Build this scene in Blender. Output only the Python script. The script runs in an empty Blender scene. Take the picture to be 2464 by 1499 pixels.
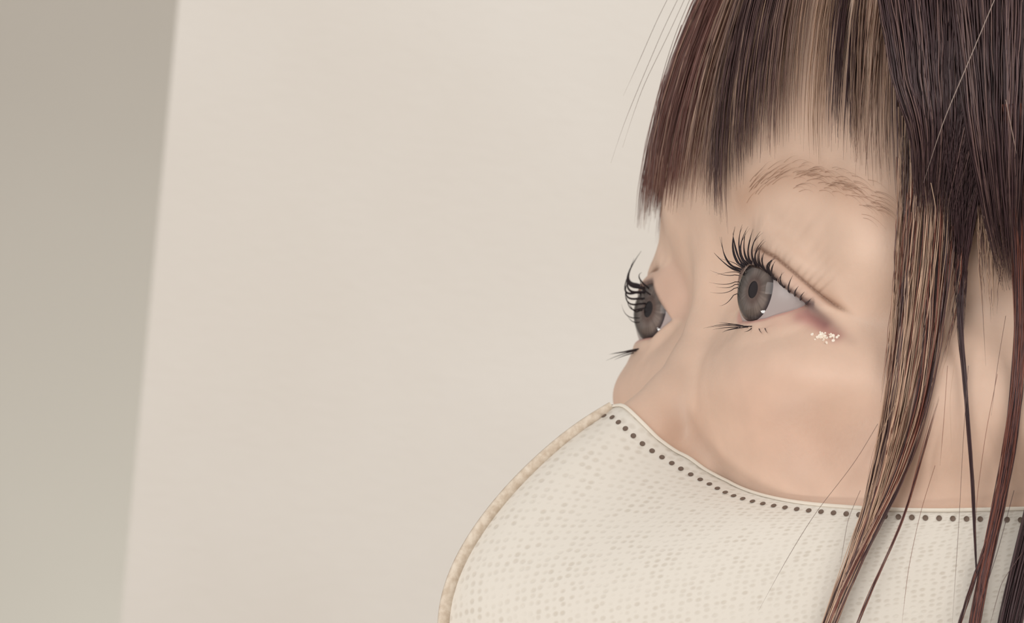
import bpy, math, random
import numpy as np
from mathutils import Matrix, Vector
from mathutils.bvhtree import BVHTree

rng = np.random.default_rng(7)
random.seed(7)
C = bpy.context.scene.collection

# ------------------------------------------------------------------ camera
# "view frame": X to the picture's right, Y away from the lens, Z up the picture, metres, lens at (0,-1,0).
# The camera is rolled a little, so the view frame is turned about Y against the world, whose Z is plumb.
FPX = 12000.0
PW, PH = 2464.0, 1499.0
ROLL = math.radians(5.3)
CAM_H = 1.50
cr, sr = math.cos(ROLL), math.sin(ROLL)
V2W = Matrix(((cr, 0, -sr, 0), (0, 1, 0, 0), (sr, 0, cr, CAM_H), (0, 0, 0, 1)))

cam_d = bpy.data.cameras.new('camera')
cam = bpy.data.objects.new('camera', cam_d)
C.objects.link(cam)
cam.matrix_world = V2W @ Matrix.Translation((0, -1, 0)) @ Matrix.Rotation(math.pi / 2, 4, 'X')
cam_d.sensor_width = 36.0
cam_d.lens = 36.0 * FPX / PW
cam_d.clip_start = 0.05
cam_d.dof.use_dof = True
cam_d.dof.focus_distance = 0.965
cam_d.dof.aperture_fstop = 30.0
bpy.context.scene.camera = cam

# ------------------------------------------------------------------ light
sc = bpy.context.scene
world = bpy.data.worlds.new('world')
sc.world = world
world.use_nodes = True
bgn = world.node_tree.nodes['Background']
bgn.inputs['Color'].default_value = (1.0, 0.985, 0.96, 1)
bgn.inputs['Strength'].default_value = 0.55


def area(name, loc, target, size, power, col):
    d = bpy.data.lights.new(name, 'AREA')
    d.shape = 'RECTANGLE'
    d.size, d.size_y = size
    d.energy = power
    d.color = col
    o = bpy.data.objects.new(name, d)
    C.objects.link(o)
    o.location = loc
    o.rotation_euler = (Vector(target) - Vector(loc)).to_track_quat('-Z', 'Y').to_euler()
    return o


area('window_light', (-0.9, -1.9, 2.1), (0.0, 0.1, 1.5), (1.4, 1.2), 26, (1.0, 0.98, 0.95))
area('far_wall_fill_light', (0.18, 1.55, 0.6), (-0.3, 2.2, 1.05), (0.3, 0.3), 8.5, (0.86, 1.0, 0.97))  # unseen lamp, added to brighten the far wall from below
area('wall_wash_fill_light', (0.95, -0.05, 1.95), (0.05, 0.4, 1.55), (0.3, 0.3), 3.5, (1.0, 0.98, 0.92))  # added out of frame to lighten the wall beside the face
area('catchlight_light', (-0.295, -0.234, 1.124), (0.05, -0.03, 1.5), (0.11, 0.06), 0.9, (1.0, 0.98, 0.95))  # unseen low source, added to make the catchlight in the near eye
area('ceiling_light', (0.9, -1.0, 2.5), (0.1, 0.3, 1.5), (0.8, 0.8), 10, (1.0, 0.97, 0.93))

vs = sc.view_settings
vs.view_transform = 'Standard'
vs.look = 'None'
vs.exposure = -0.2
vs.gamma = 1.0
vs.use_curve_mapping = False


# ------------------------------------------------------------------ materials
def srgb(r, g, b):
    def f(c):
        c /= 255.0
        return c / 12.92 if c <= 0.04045 else ((c + 0.055) / 1.055) ** 2.4
    return (f(r), f(g), f(b), 1.0)


def material(name, col, rough=0.6, spec=0.3, **kw):
    m = bpy.data.materials.new(name)
    m.use_nodes = True
    b = m.node_tree.nodes['Principled BSDF']
    b.inputs['Base Color'].default_value = col
    b.inputs['Roughness'].default_value = rough
    b.inputs['Specular IOR Level'].default_value = spec
    for k, v in kw.items():
        b.inputs[k].default_value = v
    return m, m.node_tree.nodes, m.node_tree.links, b


def noise_mix(nodes, links, bsdf, c1, c2, scale, detail=4, lo=0.35, hi=0.65, coord='Object'):
    tc = nodes.new('ShaderNodeTexCoord')
    n = nodes.new('ShaderNodeTexNoise')
    n.inputs['Scale'].default_value = scale
    n.inputs['Detail'].default_value = detail
    r = nodes.new('ShaderNodeMapRange')
    r.inputs[1].default_value, r.inputs[2].default_value = lo, hi
    mx = nodes.new('ShaderNodeMix')
    mx.data_type = 'RGBA'
    mx.inputs[6].default_value, mx.inputs[7].default_value = c1, c2
    links.new(tc.outputs[coord], n.inputs['Vector'])
    links.new(n.outputs['Fac'], r.inputs[0])
    links.new(r.outputs[0], mx.inputs[0])
    links.new(mx.outputs[2], bsdf.inputs['Base Color'])
    return tc, n, mx


def add_bump(nodes, links, bsdf, height_socket, strength, dist):
    bp = nodes.new('ShaderNodeBump')
    bp.inputs['Strength'].default_value = strength
    bp.inputs['Distance'].default_value = dist
    links.new(height_socket, bp.inputs['Height'])
    links.new(bp.outputs[0], bsdf.inputs['Normal'])


M_wall, n_, l_, b_ = material('white_wall', srgb(226, 220, 210), 0.85, 0.15)
tc, nn, _ = noise_mix(n_, l_, b_, srgb(214, 207, 199), srgb(219, 213, 206), 9.0, 6)
mp = n_.new('ShaderNodeMapping')
mp.inputs['Scale'].default_value = (1, 1, 3)
n2 = n_.new('ShaderNodeTexNoise')
n2.inputs['Scale'].default_value = 160
n2.inputs['Detail'].default_value = 5
l_.new(tc.outputs['Object'], mp.inputs['Vector'])
l_.new(mp.outputs[0], n2.inputs['Vector'])
add_bump(n_, l_, b_, n2.outputs['Fac'], 0.25, 0.001)

M_far, n_, l_, b_ = material('far_wall_paint', srgb(216, 205, 195), 0.9, 0.1)
noise_mix(n_, l_, b_, srgb(213, 202, 192), srgb(219, 208, 198), 3.0)
M_floor, n_, l_, b_ = material('floor_boards', srgb(170, 150, 125), 0.5, 0.3)
noise_mix(n_, l_, b_, srgb(160, 140, 115), srgb(180, 160, 135), 5.0)


def link_obj(name, me, mat=None, parent=None):
    o = bpy.data.objects.new(name, me)
    C.objects.link(o)
    if mat is not None:
        me.materials.append(mat)
    if parent is not None:
        o.parent = parent
    return o


def pydata(name, v, f, smooth=True):
    me = bpy.data.meshes.new(name)
    me.from_pydata([tuple(p) for p in v], [], [tuple(q) for q in f])
    if smooth:
        me.polygons.foreach_set('use_smooth', [True] * len(me.polygons))
    me.update()
    return me


def fast_mesh(name, v, f, smooth=True):
    """v (N,3) array, f (M,k) array with a constant k"""
    v = np.asarray(v, np.float32)
    f = np.asarray(f, np.int32)
    k = f.shape[1]
    me = bpy.data.meshes.new(name)
    me.vertices.add(len(v))
    me.vertices.foreach_set('co', v.ravel())
    me.loops.add(f.size)
    me.loops.foreach_set('vertex_index', f.ravel())
    me.polygons.add(len(f))
    me.polygons.foreach_set('loop_start', np.arange(0, f.size, k, dtype=np.int32))
    me.polygons.foreach_set('loop_total', np.full(len(f), k, np.int32))
    if smooth:
        me.polygons.foreach_set('use_smooth', np.ones(len(f), bool))
    me.update(calc_edges=True)
    return me


def set_colors(me, col, name='tint'):
    a = me.color_attributes.new(name, 'FLOAT_COLOR', 'POINT')
    c = np.ones((len(me.vertices), 4), np.float32)
    c[:, :3] = col
    a.data.foreach_set('color', c.ravel())


def box(name, lo, hi, mat, kind='structure'):
    x0, y0, z0 = lo
    x1, y1, z1 = hi
    v = [(x0, y0, z0), (x1, y0, z0), (x1, y1, z0), (x0, y1, z0), (x0, y0, z1), (x1, y0, z1), (x1, y1, z1), (x0, y1, z1)]
    f = [(0, 3, 2, 1), (4, 5, 6, 7), (0, 1, 5, 4), (1, 2, 6, 5), (2, 3, 7, 6), (3, 0, 4, 7)]
    o = link_obj(name, pydata(name, v, f, False), mat)
    if kind:
        o['kind'] = kind
    return o


# ------------------------------------------------------------------ pixel <-> view frame helpers
def ray(px, py):
    d = np.array([(px - PW / 2) / FPX, 1.0, -(py - PH / 2) / FPX])
    return np.array([0, -1.0, 0]), d


def at_depth(px, py, y):
    o, d = ray(px, py)
    return o + d * (y + 1.0)


# ------------------------------------------------------------------ room
WALL_Y = 0.40
edge = V2W @ Vector(at_depth(360, 749, WALL_Y))
box('wall_back', (edge.x, WALL_Y, 0), (2.6, WALL_Y + 0.12, 2.6), M_wall)
box('wall_left', (-2.6, 2.2, 0), (2.6, 2.32, 2.6), M_far)
box('floor', (-2.6, -2.6, -0.05), (2.6, 2.32, 0.0), M_floor)

# ------------------------------------------------------------------ head frame (mm): l to the person's left, f forward, u up
YAW, PITCH = math.radians(71.3), math.radians(9)
O = at_depth(1793, 744, 0.0)
f_ax = np.array([-math.sin(YAW) * math.cos(PITCH), -math.cos(YAW) * math.cos(PITCH), math.sin(PITCH)])
u_pre = np.array([math.sin(YAW) * math.sin(PITCH), math.cos(YAW) * math.sin(PITCH), math.cos(PITCH)])
l_pre = np.array([math.cos(YAW), -math.sin(YAW), 0.0])
rr = math.asin(0.066 / math.cos(PITCH))
l_ax = math.cos(rr) * l_pre + math.sin(rr) * u_pre
u_ax = math.cos(rr) * u_pre - math.sin(rr) * l_pre
H2V = np.stack([l_ax, f_ax, u_ax], axis=1)          # columns


def to_head(p):
    return ((np.asarray(p) - O) @ H2V) * 1000.0


def to_view(h):
    return np.asarray(h) @ H2V.T * 0.001 + O


def project(h):
    v = to_view(h)
    k = FPX / (v[..., 1] + 1.0)
    return np.stack([PW / 2 + v[..., 0] * k, PH / 2 - v[..., 2] * k], -1)


LENS = to_head(np.array([0, -1.0, 0]))


def head_ray(px, py):
    o, d = ray(px, py)
    d = (d @ H2V)
    return LENS, d / np.linalg.norm(d)


def on_sagittal(px, py, l=0.0):
    o, d = head_ray(px, py)
    return o + d * ((l - o[0]) / d[0])


def on_sphere(px, py, c, R):
    o, d = head_ray(px, py)
    oc = o - c
    b = oc @ d
    q = b * b - (oc @ oc - R * R)
    return o + d * (-b - math.sqrt(max(q, 0.0)))


Mh = Matrix([[*(H2V[i] * 0.001), O[i]] for i in range(3)] + [[0, 0, 0, 1]])
HEAD_W = V2W @ Mh                                    # head frame in mm -> world

EYE = np.array([28.6, 0.0, 0.0])
EYE_R = 12.0
LID_R = 12.95

# nose ridge: the bridge outline of the picture laid on the middle plane of the face
NOSE_PX = [(1646, 500), (1657, 600), (1655, 680), (1640, 750), (1602, 828), (1548, 898), (1492, 952), (1440, 1002), (1405, 1060)]
nose_pts = np.array([on_sagittal(*p) for p in NOSE_PX])
nose_rad = np.array([11, 6.0, 5.0, 5.0, 5.6, 6.5, 7.5, 8.5, 9.0])
tang = np.gradient(nose_pts, axis=0)
nrm = np.stack([0 * tang[:, 0], -tang[:, 2], tang[:, 1]], 1)
nrm /= np.linalg.norm(nrm, axis=1)[:, None]
nrm *= np.sign(nrm[:, 1])[:, None]
nose_back = np.array([4.0, 4.0, 3.4, 2.9, 2.7, 2.6, 2.4, 2.0, 1.5])
nose_c = nose_pts - nrm * (nose_rad + nose_back)[:, None]
GAZE_YAW, GAZE_EL = math.radians(61), math.radians(10)
g_view = np.array([-math.sin(GAZE_YAW) * math.cos(GAZE_EL), -math.cos(GAZE_YAW) * math.cos(GAZE_EL), math.sin(GAZE_EL)])
g_head = g_view @ H2V
print('pupils', project(EYE + 10.8 * g_head), project(EYE * np.array([-1, 1, 1]) + 10.8 * g_head))
print('nose', np.round(nose_pts, 1).tolist())

# lid margins (near eye) from the picture, in angles about the eyeball
UP_PX = [(1778, 640), (1792, 631), (1820, 638), (1847, 657), (1869, 677), (1892, 697), (1917, 714), (1940, 731)]
LO_PX = [(1770, 782), (1800, 777), (1836, 770), (1864, 760), (1895, 752), (1920, 744), (1940, 735)]
CR_PX = [(1798, 583), (1822, 584), (1860, 606), (1900, 640), (1950, 685), (2010, 742), (2040, 775)]


def ang(p):
    d = p - EYE
    d = d / np.linalg.norm(d, axis=-1, keepdims=True)
    return np.stack([np.arctan2(d[..., 0], d[..., 1]), np.arcsin(d[..., 2])], -1)


up_a = ang(np.array([on_sphere(x, y, EYE, LID_R) for x, y in UP_PX]))
lo_a = ang(np.array([on_sphere(x, y, EYE, LID_R) for x, y in LO_PX]))
cr_a = ang(np.array([on_sphere(x, y, EYE, LID_R + 1.2) for x, y in CR_PX]))
print('up', np.degrees(up_a).round(0).tolist())
print('lo', np.degrees(lo_a).round(0).tolist())
print('cr', np.degrees(cr_a).round(0).tolist())
IN_A, IN_B = math.radians(-50), math.radians(-10)


def margin(a_pts, alpha, inner):
    """interpolate beta(alpha), joined to the inner corner"""
    o = np.argsort(a_pts[:, 0])
    xs, ys = a_pts[o, 0], a_pts[o, 1]
    if inner:
        k = xs > IN_A + 0.25
        xs = np.concatenate([[IN_A], xs[k]])
        ys = np.concatenate([[IN_B], ys[k]])
    return xs, ys


def smooth_curve(xs, ys, n=200):
    """monotone-ish dense resample with light smoothing, ends kept"""
    x = np.linspace(xs[0], xs[-1], n)
    y = np.interp(x, xs, ys)
    e0, e1 = y[0], y[-1]
    ker = np.hanning(25)
    ker /= ker.sum()
    yp = np.concatenate([2 * e0 - y[12:0:-1], y, 2 * e1 - y[-2:-14:-1]])
    return x, np.convolve(yp, ker, 'valid')


UPX, UPY = smooth_curve(*margin(up_a, None, True))
LOX, LOY = smooth_curve(*margin(lo_a, None, True))
CRX, CRY = smooth_curve(*margin(cr_a, None, False))


# ------------------------------------------------------------------ signed distance of the head
def ell(P, c, r):
    q = (P - np.array(c)) / np.array(r)
    k0 = np.linalg.norm(q, axis=-1)
    k1 = np.linalg.norm(q / np.array(r), axis=-1)
    return k0 * (k0 - 1.0) / np.maximum(k1, 1e-6)


def sph(P, c, r):
    return np.linalg.norm(P - np.array(c), axis=-1) - r


def cap(P, a, b, ra, rb):
    a, b = np.array(a, float), np.array(b, float)
    ab = b - a
    t = np.clip(((P - a) @ ab) / (ab @ ab), 0, 1)
    return np.linalg.norm(P - a - t[..., None] * ab, axis=-1) - (ra + (rb - ra) * t)


def smin(a, b, k):
    h = np.clip(0.5 + 0.5 * (b - a) / k, 0, 1)
    return b + (a - b) * h - k * h * (1 - h)


def sstep(x):
    x = np.clip(x, 0, 1)
    return x * x * (3 - 2 * x)


def smax(a, b, k):
    return -smin(-a, -b, k)


def vh(x, y, z):
    """world-plumb offset (mm) from the neck base to head frame"""
    w = np.array([x, y, z])
    v = np.array([cr * w[0] + sr * w[2], w[1], -sr * w[0] + cr * w[2]])
    return v @ H2V


NECK = np.array([0, -72.0, -120.0])
TORSO = [NECK + vh(*p) for p in ((20, 0, -40), (30, 0, -120), (40, 0, -330))]
SH_L, SH_R = NECK + vh(60, -140, -120), NECK + vh(-30, 140, -120)


def trunk(Q):
    q = cap(Q, SH_L, SH_R, 42, 42)
    return smin(q, cap(Q, TORSO[1], TORSO[2], 95, 105), 45)


def sdf(P):
    A = P.copy()
    A[..., 0] = np.abs(A[..., 0])
    d = ell(A, (0, -72, 38), (74, 86.5, 90))
    d = smin(d, ell(A, (0, -42, -42), (60, 52, 72)), 16)
    d = smin(d, cap(A, (0, 2, -92), (14, 0, -92), 16, 14), 18)          # chin
    d = smin(d, cap(A, (15, 3.0, 21), (43, -6, 19), 9.5, 8.5), 9)       # brow
    d = smin(d, cap(A, (26, -6, 11), (42, -11, 8), 12.5, 13), 8)         # full upper lid under the brow
    d = smin(d, cap(A, (13, -7, -20), (27, -9.5, -22), 15.5, 15.5), 10)
    d = smin(d, ell(A, (29, -8.6, -16.5), (25, 21.5, 11.5)), 13)               # cheek
    d = smin(d, cap(A, (50, -24, -20), (64, -60, -14), 12, 9), 12)      # cheekbone
    n = sph(A, nose_c[0], nose_rad[0])
    for i in range(len(nose_c) - 1):
        n = smin(n, cap(A, nose_c[i], nose_c[i + 1], nose_rad[i], nose_rad[i + 1]), 2.0)
    n = smin(n, sph(A, nose_c[-1] + np.array([9, -9, -3]), 7.0), 5)
    d = smin(d, n, 5.5)
    # neck, shoulders, chest
    low = P[..., 2] < -60
    if low.any():
        Q = P[low]
        q = smin(cap(Q, (0, -78, -60), NECK + vh(12, 0, -60), 50, 52), trunk(Q), 24)
        d[low] = smin(d[low], q, 14)
    # ear
    d = smin(d, ell(A, (74, -92, -8), (7, 16, 30)), 5)
    # eye: lids are a shell over the eyeball, opened between the two margins
    E = A - EYE
    R = np.linalg.norm(E, axis=-1)
    near = (R < 26) & (E[..., 1] > -12)
    if near.any():
        e, r, dd = E[near], R[near], d[near]
        rr_ = np.maximum(r, 1e-6)
        al = np.arctan2(e[..., 0], e[..., 1])
        be = np.arcsin(np.clip(e[..., 2] / rr_, -1, 1))
        dd = smin(dd, r - LID_R, 4.0)
        bu = np.interp(al, UPX, UPY)
        bl = np.interp(al, LOX, LOY)
        bc = np.interp(al, CRX, CRY)
        # fold above the crease, groove along it
        ca = np.cos(be)
        t = (be - bc) * r
        fade = sstep((al - CRX[0] + 0.25) / 0.5) * sstep((CRX[-1] + 0.1 - al) / 0.6)
        out = np.exp(-((np.maximum(r - 15.5, 0)) / 4.0) ** 2)
        dd = dd + fade * out * (0.7 * np.exp(-(t / 0.8) ** 2) - 0.7 * np.exp(-((t - 2.8) / 2.4) ** 2))
        # lower lid roll
        tl = (be - bl) * r
        dd = dd - 0.35 * out * np.exp(-((tl + 2.6) / 1.7) ** 2) * np.clip((al + 0.9) / 0.4, 0, 1)
        op = np.maximum((be - bu) * r * 0.92, (bl - be) * r * 0.95)
        op = np.maximum(op, (IN_A - al) * r * ca)
        op = np.maximum(op, (al - UPX[-1]) * r * ca)
        op = np.where(e[..., 1] < -9, 9.0, op)
        dd = np.where(r < 24, smax(dd, -op, 1.1), dd)
        d[near] = dd
    return d


def axis(segs):
    out = [segs[0][0]]
    for a, b, s in segs:
        n = max(1, int(round((b - a) / s)))
        out += list(a + (b - a) * (np.arange(1, n + 1) / n))
    return np.array(out)


def surface_nets(fn, X, Y, Z, B=4):
    pad = lambda v: np.concatenate([v, v[-1] + (v[-1] - v[-2]) * np.arange(1, (-(len(v) - 1)) % B + 1)])
    X, Y, Z = pad(X), pad(Y), pad(Z)
    nx, ny, nz = len(X), len(Y), len(Z)
    gx, gy, gz = X[::B], Y[::B], Z[::B]
    Pc = np.stack(np.meshgrid(gx, gy, gz, indexing='ij'), -1)
    Dc = fn(Pc.reshape(-1, 3)).reshape(Pc.shape[:3])
    # block centre test
    cx, cy, cz = 0.5 * (gx[1:] + gx[:-1]), 0.5 * (gy[1:] + gy[:-1]), 0.5 * (gz[1:] + gz[:-1])
    Pb = np.stack(np.meshgrid(cx, cy, cz, indexing='ij'), -1)
    Db = fn(Pb.reshape(-1, 3)).reshape(Pb.shape[:3])
    diag = 0.5 * np.sqrt(np.diff(gx)[:, None, None] ** 2 + np.diff(gy)[None, :, None] ** 2 + np.diff(gz)[None, None, :] ** 2)
    act = np.abs(Db) < diag * 1.15 + 1.6
    mask = np.zeros((nx, ny, nz), bool)
    ii, jj, kk = np.nonzero(act)
    for a in range(B + 1):
        for b in range(B + 1):
            for c in range(B + 1):
                mask[ii * B + a, jj * B + b, kk * B + c] = True
    D = np.full((nx, ny, nz), 1e3, np.float32)
    mi = np.nonzero(mask)
    D[mi] = fn(np.stack([X[mi[0]], Y[mi[1]], Z[mi[2]]], -1))
    S = D < 0
    cells = np.repeat(np.repeat(np.repeat(act, B, 0), B, 1), B, 2)
    s8 = [S[a:nx - 1 + a, b:ny - 1 + b, c:nz - 1 + c] for a in (0, 1) for b in (0, 1) for c in (0, 1)]
    cnt = sum(s.astype(np.int8) for s in s8)
    ac = cells & (cnt > 0) & (cnt < 8)
    ci, cj, ck = np.nonzero(ac)
    idx = np.full(ac.shape, -1, np.int64)
    idx[ci, cj, ck] = np.arange(len(ci))
    acc = np.zeros((len(ci), 3))
    num = np.zeros(len(ci))
    corners = [(a, b, c) for a in (0, 1) for b in (0, 1) for c in (0, 1)]
    for p in corners:
        for q in corners:
            if sum(abs(p[i] - q[i]) for i in range(3)) == 1 and p < q:
                dp = D[ci + p[0], cj + p[1], ck + p[2]]
                dq = D[ci + q[0], cj + q[1], ck + q[2]]
                m = (dp < 0) != (dq < 0)
                t = np.where(m, dp / np.where(m, dp - dq, 1), 0)
                Pp = np.stack([X[ci + p[0]], Y[cj + p[1]], Z[ck + p[2]]], -1)
                Pq = np.stack([X[ci + q[0]], Y[cj + q[1]], Z[ck + q[2]]], -1)
                acc += np.where(m[:, None], Pp + t[:, None] * (Pq - Pp), 0)
                num += m
    V = acc / num[:, None]
    F = []
    for ax in range(3):
        sl0 = [slice(None)] * 3
        sl1 = [slice(None)] * 3
        sl0[ax], sl1[ax] = slice(0, -1), slice(1, None)
        a, b = S[tuple(sl0)], S[tuple(sl1)]
        m = (a != b) & mask[tuple(sl0)] & mask[tuple(sl1)]
        o1, o2 = (ax + 1) % 3, (ax + 2) % 3
        g = np.array(np.nonzero(m))
        ok = (g[o1] > 0) & (g[o2] > 0) & (g[o1] < idx.shape[o1]) & (g[o2] < idx.shape[o2])
        g = g[:, ok]
        def cell(d1, d2):
            h = g.copy()
            h[o1] += d1
            h[o2] += d2
            return idx[h[0], h[1], h[2]]
        q = np.stack([cell(-1, -1), cell(0, -1), cell(0, 0), cell(-1, 0)], -1)
        flip = ~a[g[0], g[1], g[2]]
        q[flip] = q[flip][:, ::-1]
        F.append(q[(q >= 0).all(1)])
    return V, np.concatenate(F)


def grad(fn, P, h=0.12):
    g = np.zeros_like(P)
    for i in range(3):
        e = np.zeros(3)
        e[i] = h
        g[:, i] = (fn(P + e) - fn(P - e)) / (2 * h)
    return g


XP = axis([(0, 12, 0.6), (12, 50, 0.42), (50, 86, 1.1), (86, 110, 4), (110, 240, 10)])
AX = np.concatenate([-XP[:0:-1], XP])
AF = axis([(-330, -180, 12), (-180, -60, 4), (-60, -14, 1.2), (-14, 18, 0.42), (18, 50, 0.7), (50, 74, 4), (74, 170, 12)])
AU = axis([(-440, -140, 12), (-140, -60, 3), (-60, -26, 0.9), (-26, 27, 0.42), (27, 50, 0.9), (50, 140, 3)])
V, F = surface_nets(sdf, AX, AF, AU)
for _ in range(2):
    d = sdf(V)
    g = grad(sdf, V)
    V = V - np.clip(d / np.maximum((g ** 2).sum(1), 0.3), -0.4, 0.4)[:, None] * g
print('head verts', len(V))

# view-ray hits on the head, used by brow, mask edge and hair
def make_bvh(v, f):
    return BVHTree.FromPolygons([tuple(p) for p in v], [tuple(q) for q in f])


vis = V[:, 2] > -130
bvh_head = make_bvh(V, F)


def hit(px, py, bvh=None):
    o, d = head_ray(px, py)
    h = (bvh or bvh_head).ray_cast(Vector(o), Vector(d))
    return None if h[0] is None else np.array(h[0])



# ------------------------------------------------------------------ skin colour (pigment, make-up, and painted shade at crease and brow)
SKIN = np.array(srgb(215, 184, 163)[:3])


def mixc(base, col, w):
    return base * (1 - w[:, None]) + np.array(col[:3]) * w[:, None]


A = V.copy()
A[:, 0] = np.abs(A[:, 0])
E = A - EYE
Rr = np.linalg.norm(E, axis=1)
al = np.arctan2(E[:, 0], E[:, 1])
be = np.arcsin(np.clip(E[:, 2] / np.maximum(Rr, 1e-6), -1, 1))
nearw = sstep((21 - Rr) / 6) * sstep((E[:, 1] + 12) / 5)
col = np.tile(SKIN, (len(V), 1))
g2 = lambda x, s: np.exp(-(x / s) ** 2)
# blush on the cheek
col = mixc(col, srgb(217, 173, 152), 0.4 * np.exp(-(((A[:, 0] - 42) / 20) ** 2 + ((A[:, 2] + 26) / 13) ** 2)) * (A[:, 1] > -50))
tu = (be - np.interp(al, UPX, UPY)) * Rr
tl = (be - np.interp(al, LOX, LOY)) * Rr
tcz = (be - np.interp(al, CRX, CRY)) * Rr
inner_al = np.clip((al - IN_A) / 0.4, 0, 1)
# crease line, its shade painted in as brown
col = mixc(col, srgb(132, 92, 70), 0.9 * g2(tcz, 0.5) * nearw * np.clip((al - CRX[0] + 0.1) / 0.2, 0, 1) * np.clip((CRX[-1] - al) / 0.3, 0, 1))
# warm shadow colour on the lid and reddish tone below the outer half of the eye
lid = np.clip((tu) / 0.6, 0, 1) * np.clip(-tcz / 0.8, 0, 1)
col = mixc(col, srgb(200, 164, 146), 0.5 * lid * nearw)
outw = np.clip((al - 0.3) / 0.5, 0, 1)
col = mixc(col, srgb(176, 122, 112), 0.25 * g2(tl + 0.9, 1.7) * outw * sstep((1.5 - al) / 0.5) * nearw)
# liner at the upper margin
col = mixc(col, srgb(92, 72, 70), 0.85 * g2(tu - 0.3, 0.7) * nearw * inner_al * (al < UPX[-1] + 0.1))
# liner running on from the outer corner, reddish powder under it
TAIL = np.array([hit(x, y) for x, y in ((1938, 729), (1955, 740), (1984, 765), (2020, 797), (2050, 822))])
tail = np.min([cap(A, TAIL[i], TAIL[i + 1], 0, 0) for i in range(4)], axis=0)
far_t = np.clip(np.linalg.norm(A - TAIL[0], axis=1) / 11.0, 0, 1)
POW = np.array([hit(x, y) for x, y in ((1925, 760), (1962, 776), (2010, 808))])
powd = np.minimum(cap(A, POW[0], POW[1], 0, 0), cap(A, POW[1], POW[2], 0, 0))
col = mixc(col, srgb(164, 108, 102), 0.75 * g2(powd, 1.7))
POW2 = np.array([hit(x, y) for x, y in ((1942, 750), (1985, 781))])
col = mixc(col, srgb(128, 80, 80), 0.65 * g2(cap(A, POW2[0], POW2[1], 0, 0), 1.1))
col = mixc(col, srgb(88, 62, 62), (0.9 - 0.75 * far_t) * g2(tail, 0.8 + 0.5 * far_t))
# wet pink margin of the lower lid
col = mixc(col, srgb(206, 150, 140), 0.7 * np.clip((EYE_R + 1.2 - Rr) / 0.5, 0, 1) * nearw * (tl < 0.8) * (tu < -0.5))
# eyebrow powder, broadened to paint in the shadow band round the brow
brow_px = [(1790, 478), (1830, 440), (1885, 418), (1950, 422), (2030, 452), (2125, 508)]
SCALP = np.array(srgb(70, 48, 44)[:3])
col = mixc(col, srgb(70, 48, 44), np.clip((A[:, 2] - 62 + 0.30 * np.maximum(A[:, 0] - 40, 0)) / 8, 0, 1))
col = mixc(col, srgb(70, 48, 44), np.clip((-78 - A[:, 1]) / 10, 0, 1) * (A[:, 2] > -40))

bp = [hit(*p) for p in brow_px]
bp = np.array([b for b in bp if b is not None])
bd = np.min([cap(A, bp[i], bp[i + 1], 0, 0) for i in range(len(bp) - 1)], axis=0)
col = mixc(col, srgb(170, 128, 102), 0.5 * g2(bd, 4.0))

M_skin, n_, l_, b_ = material('skin', (0.7, 0.5, 0.4, 1), 0.48, 0.35)
at = n_.new('ShaderNodeVertexColor')
at.layer_name = 'tint'
tc = n_.new('ShaderNodeTexCoord')
nz = n_.new('ShaderNodeTexNoise')
nz.inputs['Scale'].default_value = 0.12
nz.inputs['Detail'].default_value = 6
l_.new(tc.outputs['Object'], nz.inputs['Vector'])
hs = n_.new('ShaderNodeHueSaturation')
mr = n_.new('ShaderNodeMapRange')
mr.inputs[1].default_value, mr.inputs[2].default_value = 0.3, 0.7
mr.inputs[3].default_value, mr.inputs[4].default_value = 0.95, 1.05
l_.new(nz.outputs['Fac'], mr.inputs[0])
l_.new(mr.outputs[0], hs.inputs['Value'])
l_.new(at.outputs['Color'], hs.inputs['Color'])
l_.new(hs.outputs['Color'], b_.inputs['Base Color'])
b_.inputs['Subsurface Weight'].default_value = 0.15
b_.inputs['Subsurface Radius'].default_value = (1.0, 0.45, 0.3)
b_.inputs['Subsurface Scale'].default_value = 0.002
nb = n_.new('ShaderNodeTexNoise')
nb.inputs['Scale'].default_value = 1.3
nb.inputs['Detail'].default_value = 3
l_.new(tc.outputs['Object'], nb.inputs['Vector'])
add_bump(n_, l_, b_, nb.outputs['Fac'], 0.12, 0.0004)

# ------------------------------------------------------------------ person
person = bpy.data.objects.new('person', None)
C.objects.link(person)
person.matrix_world = HEAD_W
person['label'] = 'person with brown fringe gazing past the lens, wearing a cream face mask'
person['category'] = 'person'
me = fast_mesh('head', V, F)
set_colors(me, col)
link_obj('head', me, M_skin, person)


# knitted top (below the frame)
M_knit, n_, l_, b_ = material('knit', srgb(214, 204, 190), 0.85, 0.1)
noise_mix(n_, l_, b_, srgb(206, 195, 180), srgb(220, 211, 198), 0.2)


def top_sdf(Q):
    return smax(trunk(Q) - 5.0, -sph(Q, NECK + vh(12, 0, -30), 78), 6)


Vt, Ft = surface_nets(top_sdf, np.arange(-230, 231, 5.0), np.arange(-260, 120, 5.0), np.arange(-640, -120, 5.0), 4)
link_obj('knit_top', fast_mesh('knit_top', Vt, Ft), M_knit, person)

# ------------------------------------------------------------------ eyes
def lathe(prof, n=72, closed_start=False):
    """prof: list of (r, z); returns verts, quads"""
    v = []
    for r, z in prof:
        for k in range(n):
            a = 2 * math.pi * k / n
            v.append((r * math.cos(a), r * math.sin(a), z))
    f = []
    for i in range(len(prof) - 1):
        for k in range(n):
            k2 = (k + 1) % n
            f.append((i * n + k, i * n + k2, (i + 1) * n + k2, (i + 1) * n + k))
    return np.array(v), np.array(f)


gaze = Vector(g_head)
gaze_q = gaze.to_track_quat('Z', 'Y')

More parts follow.
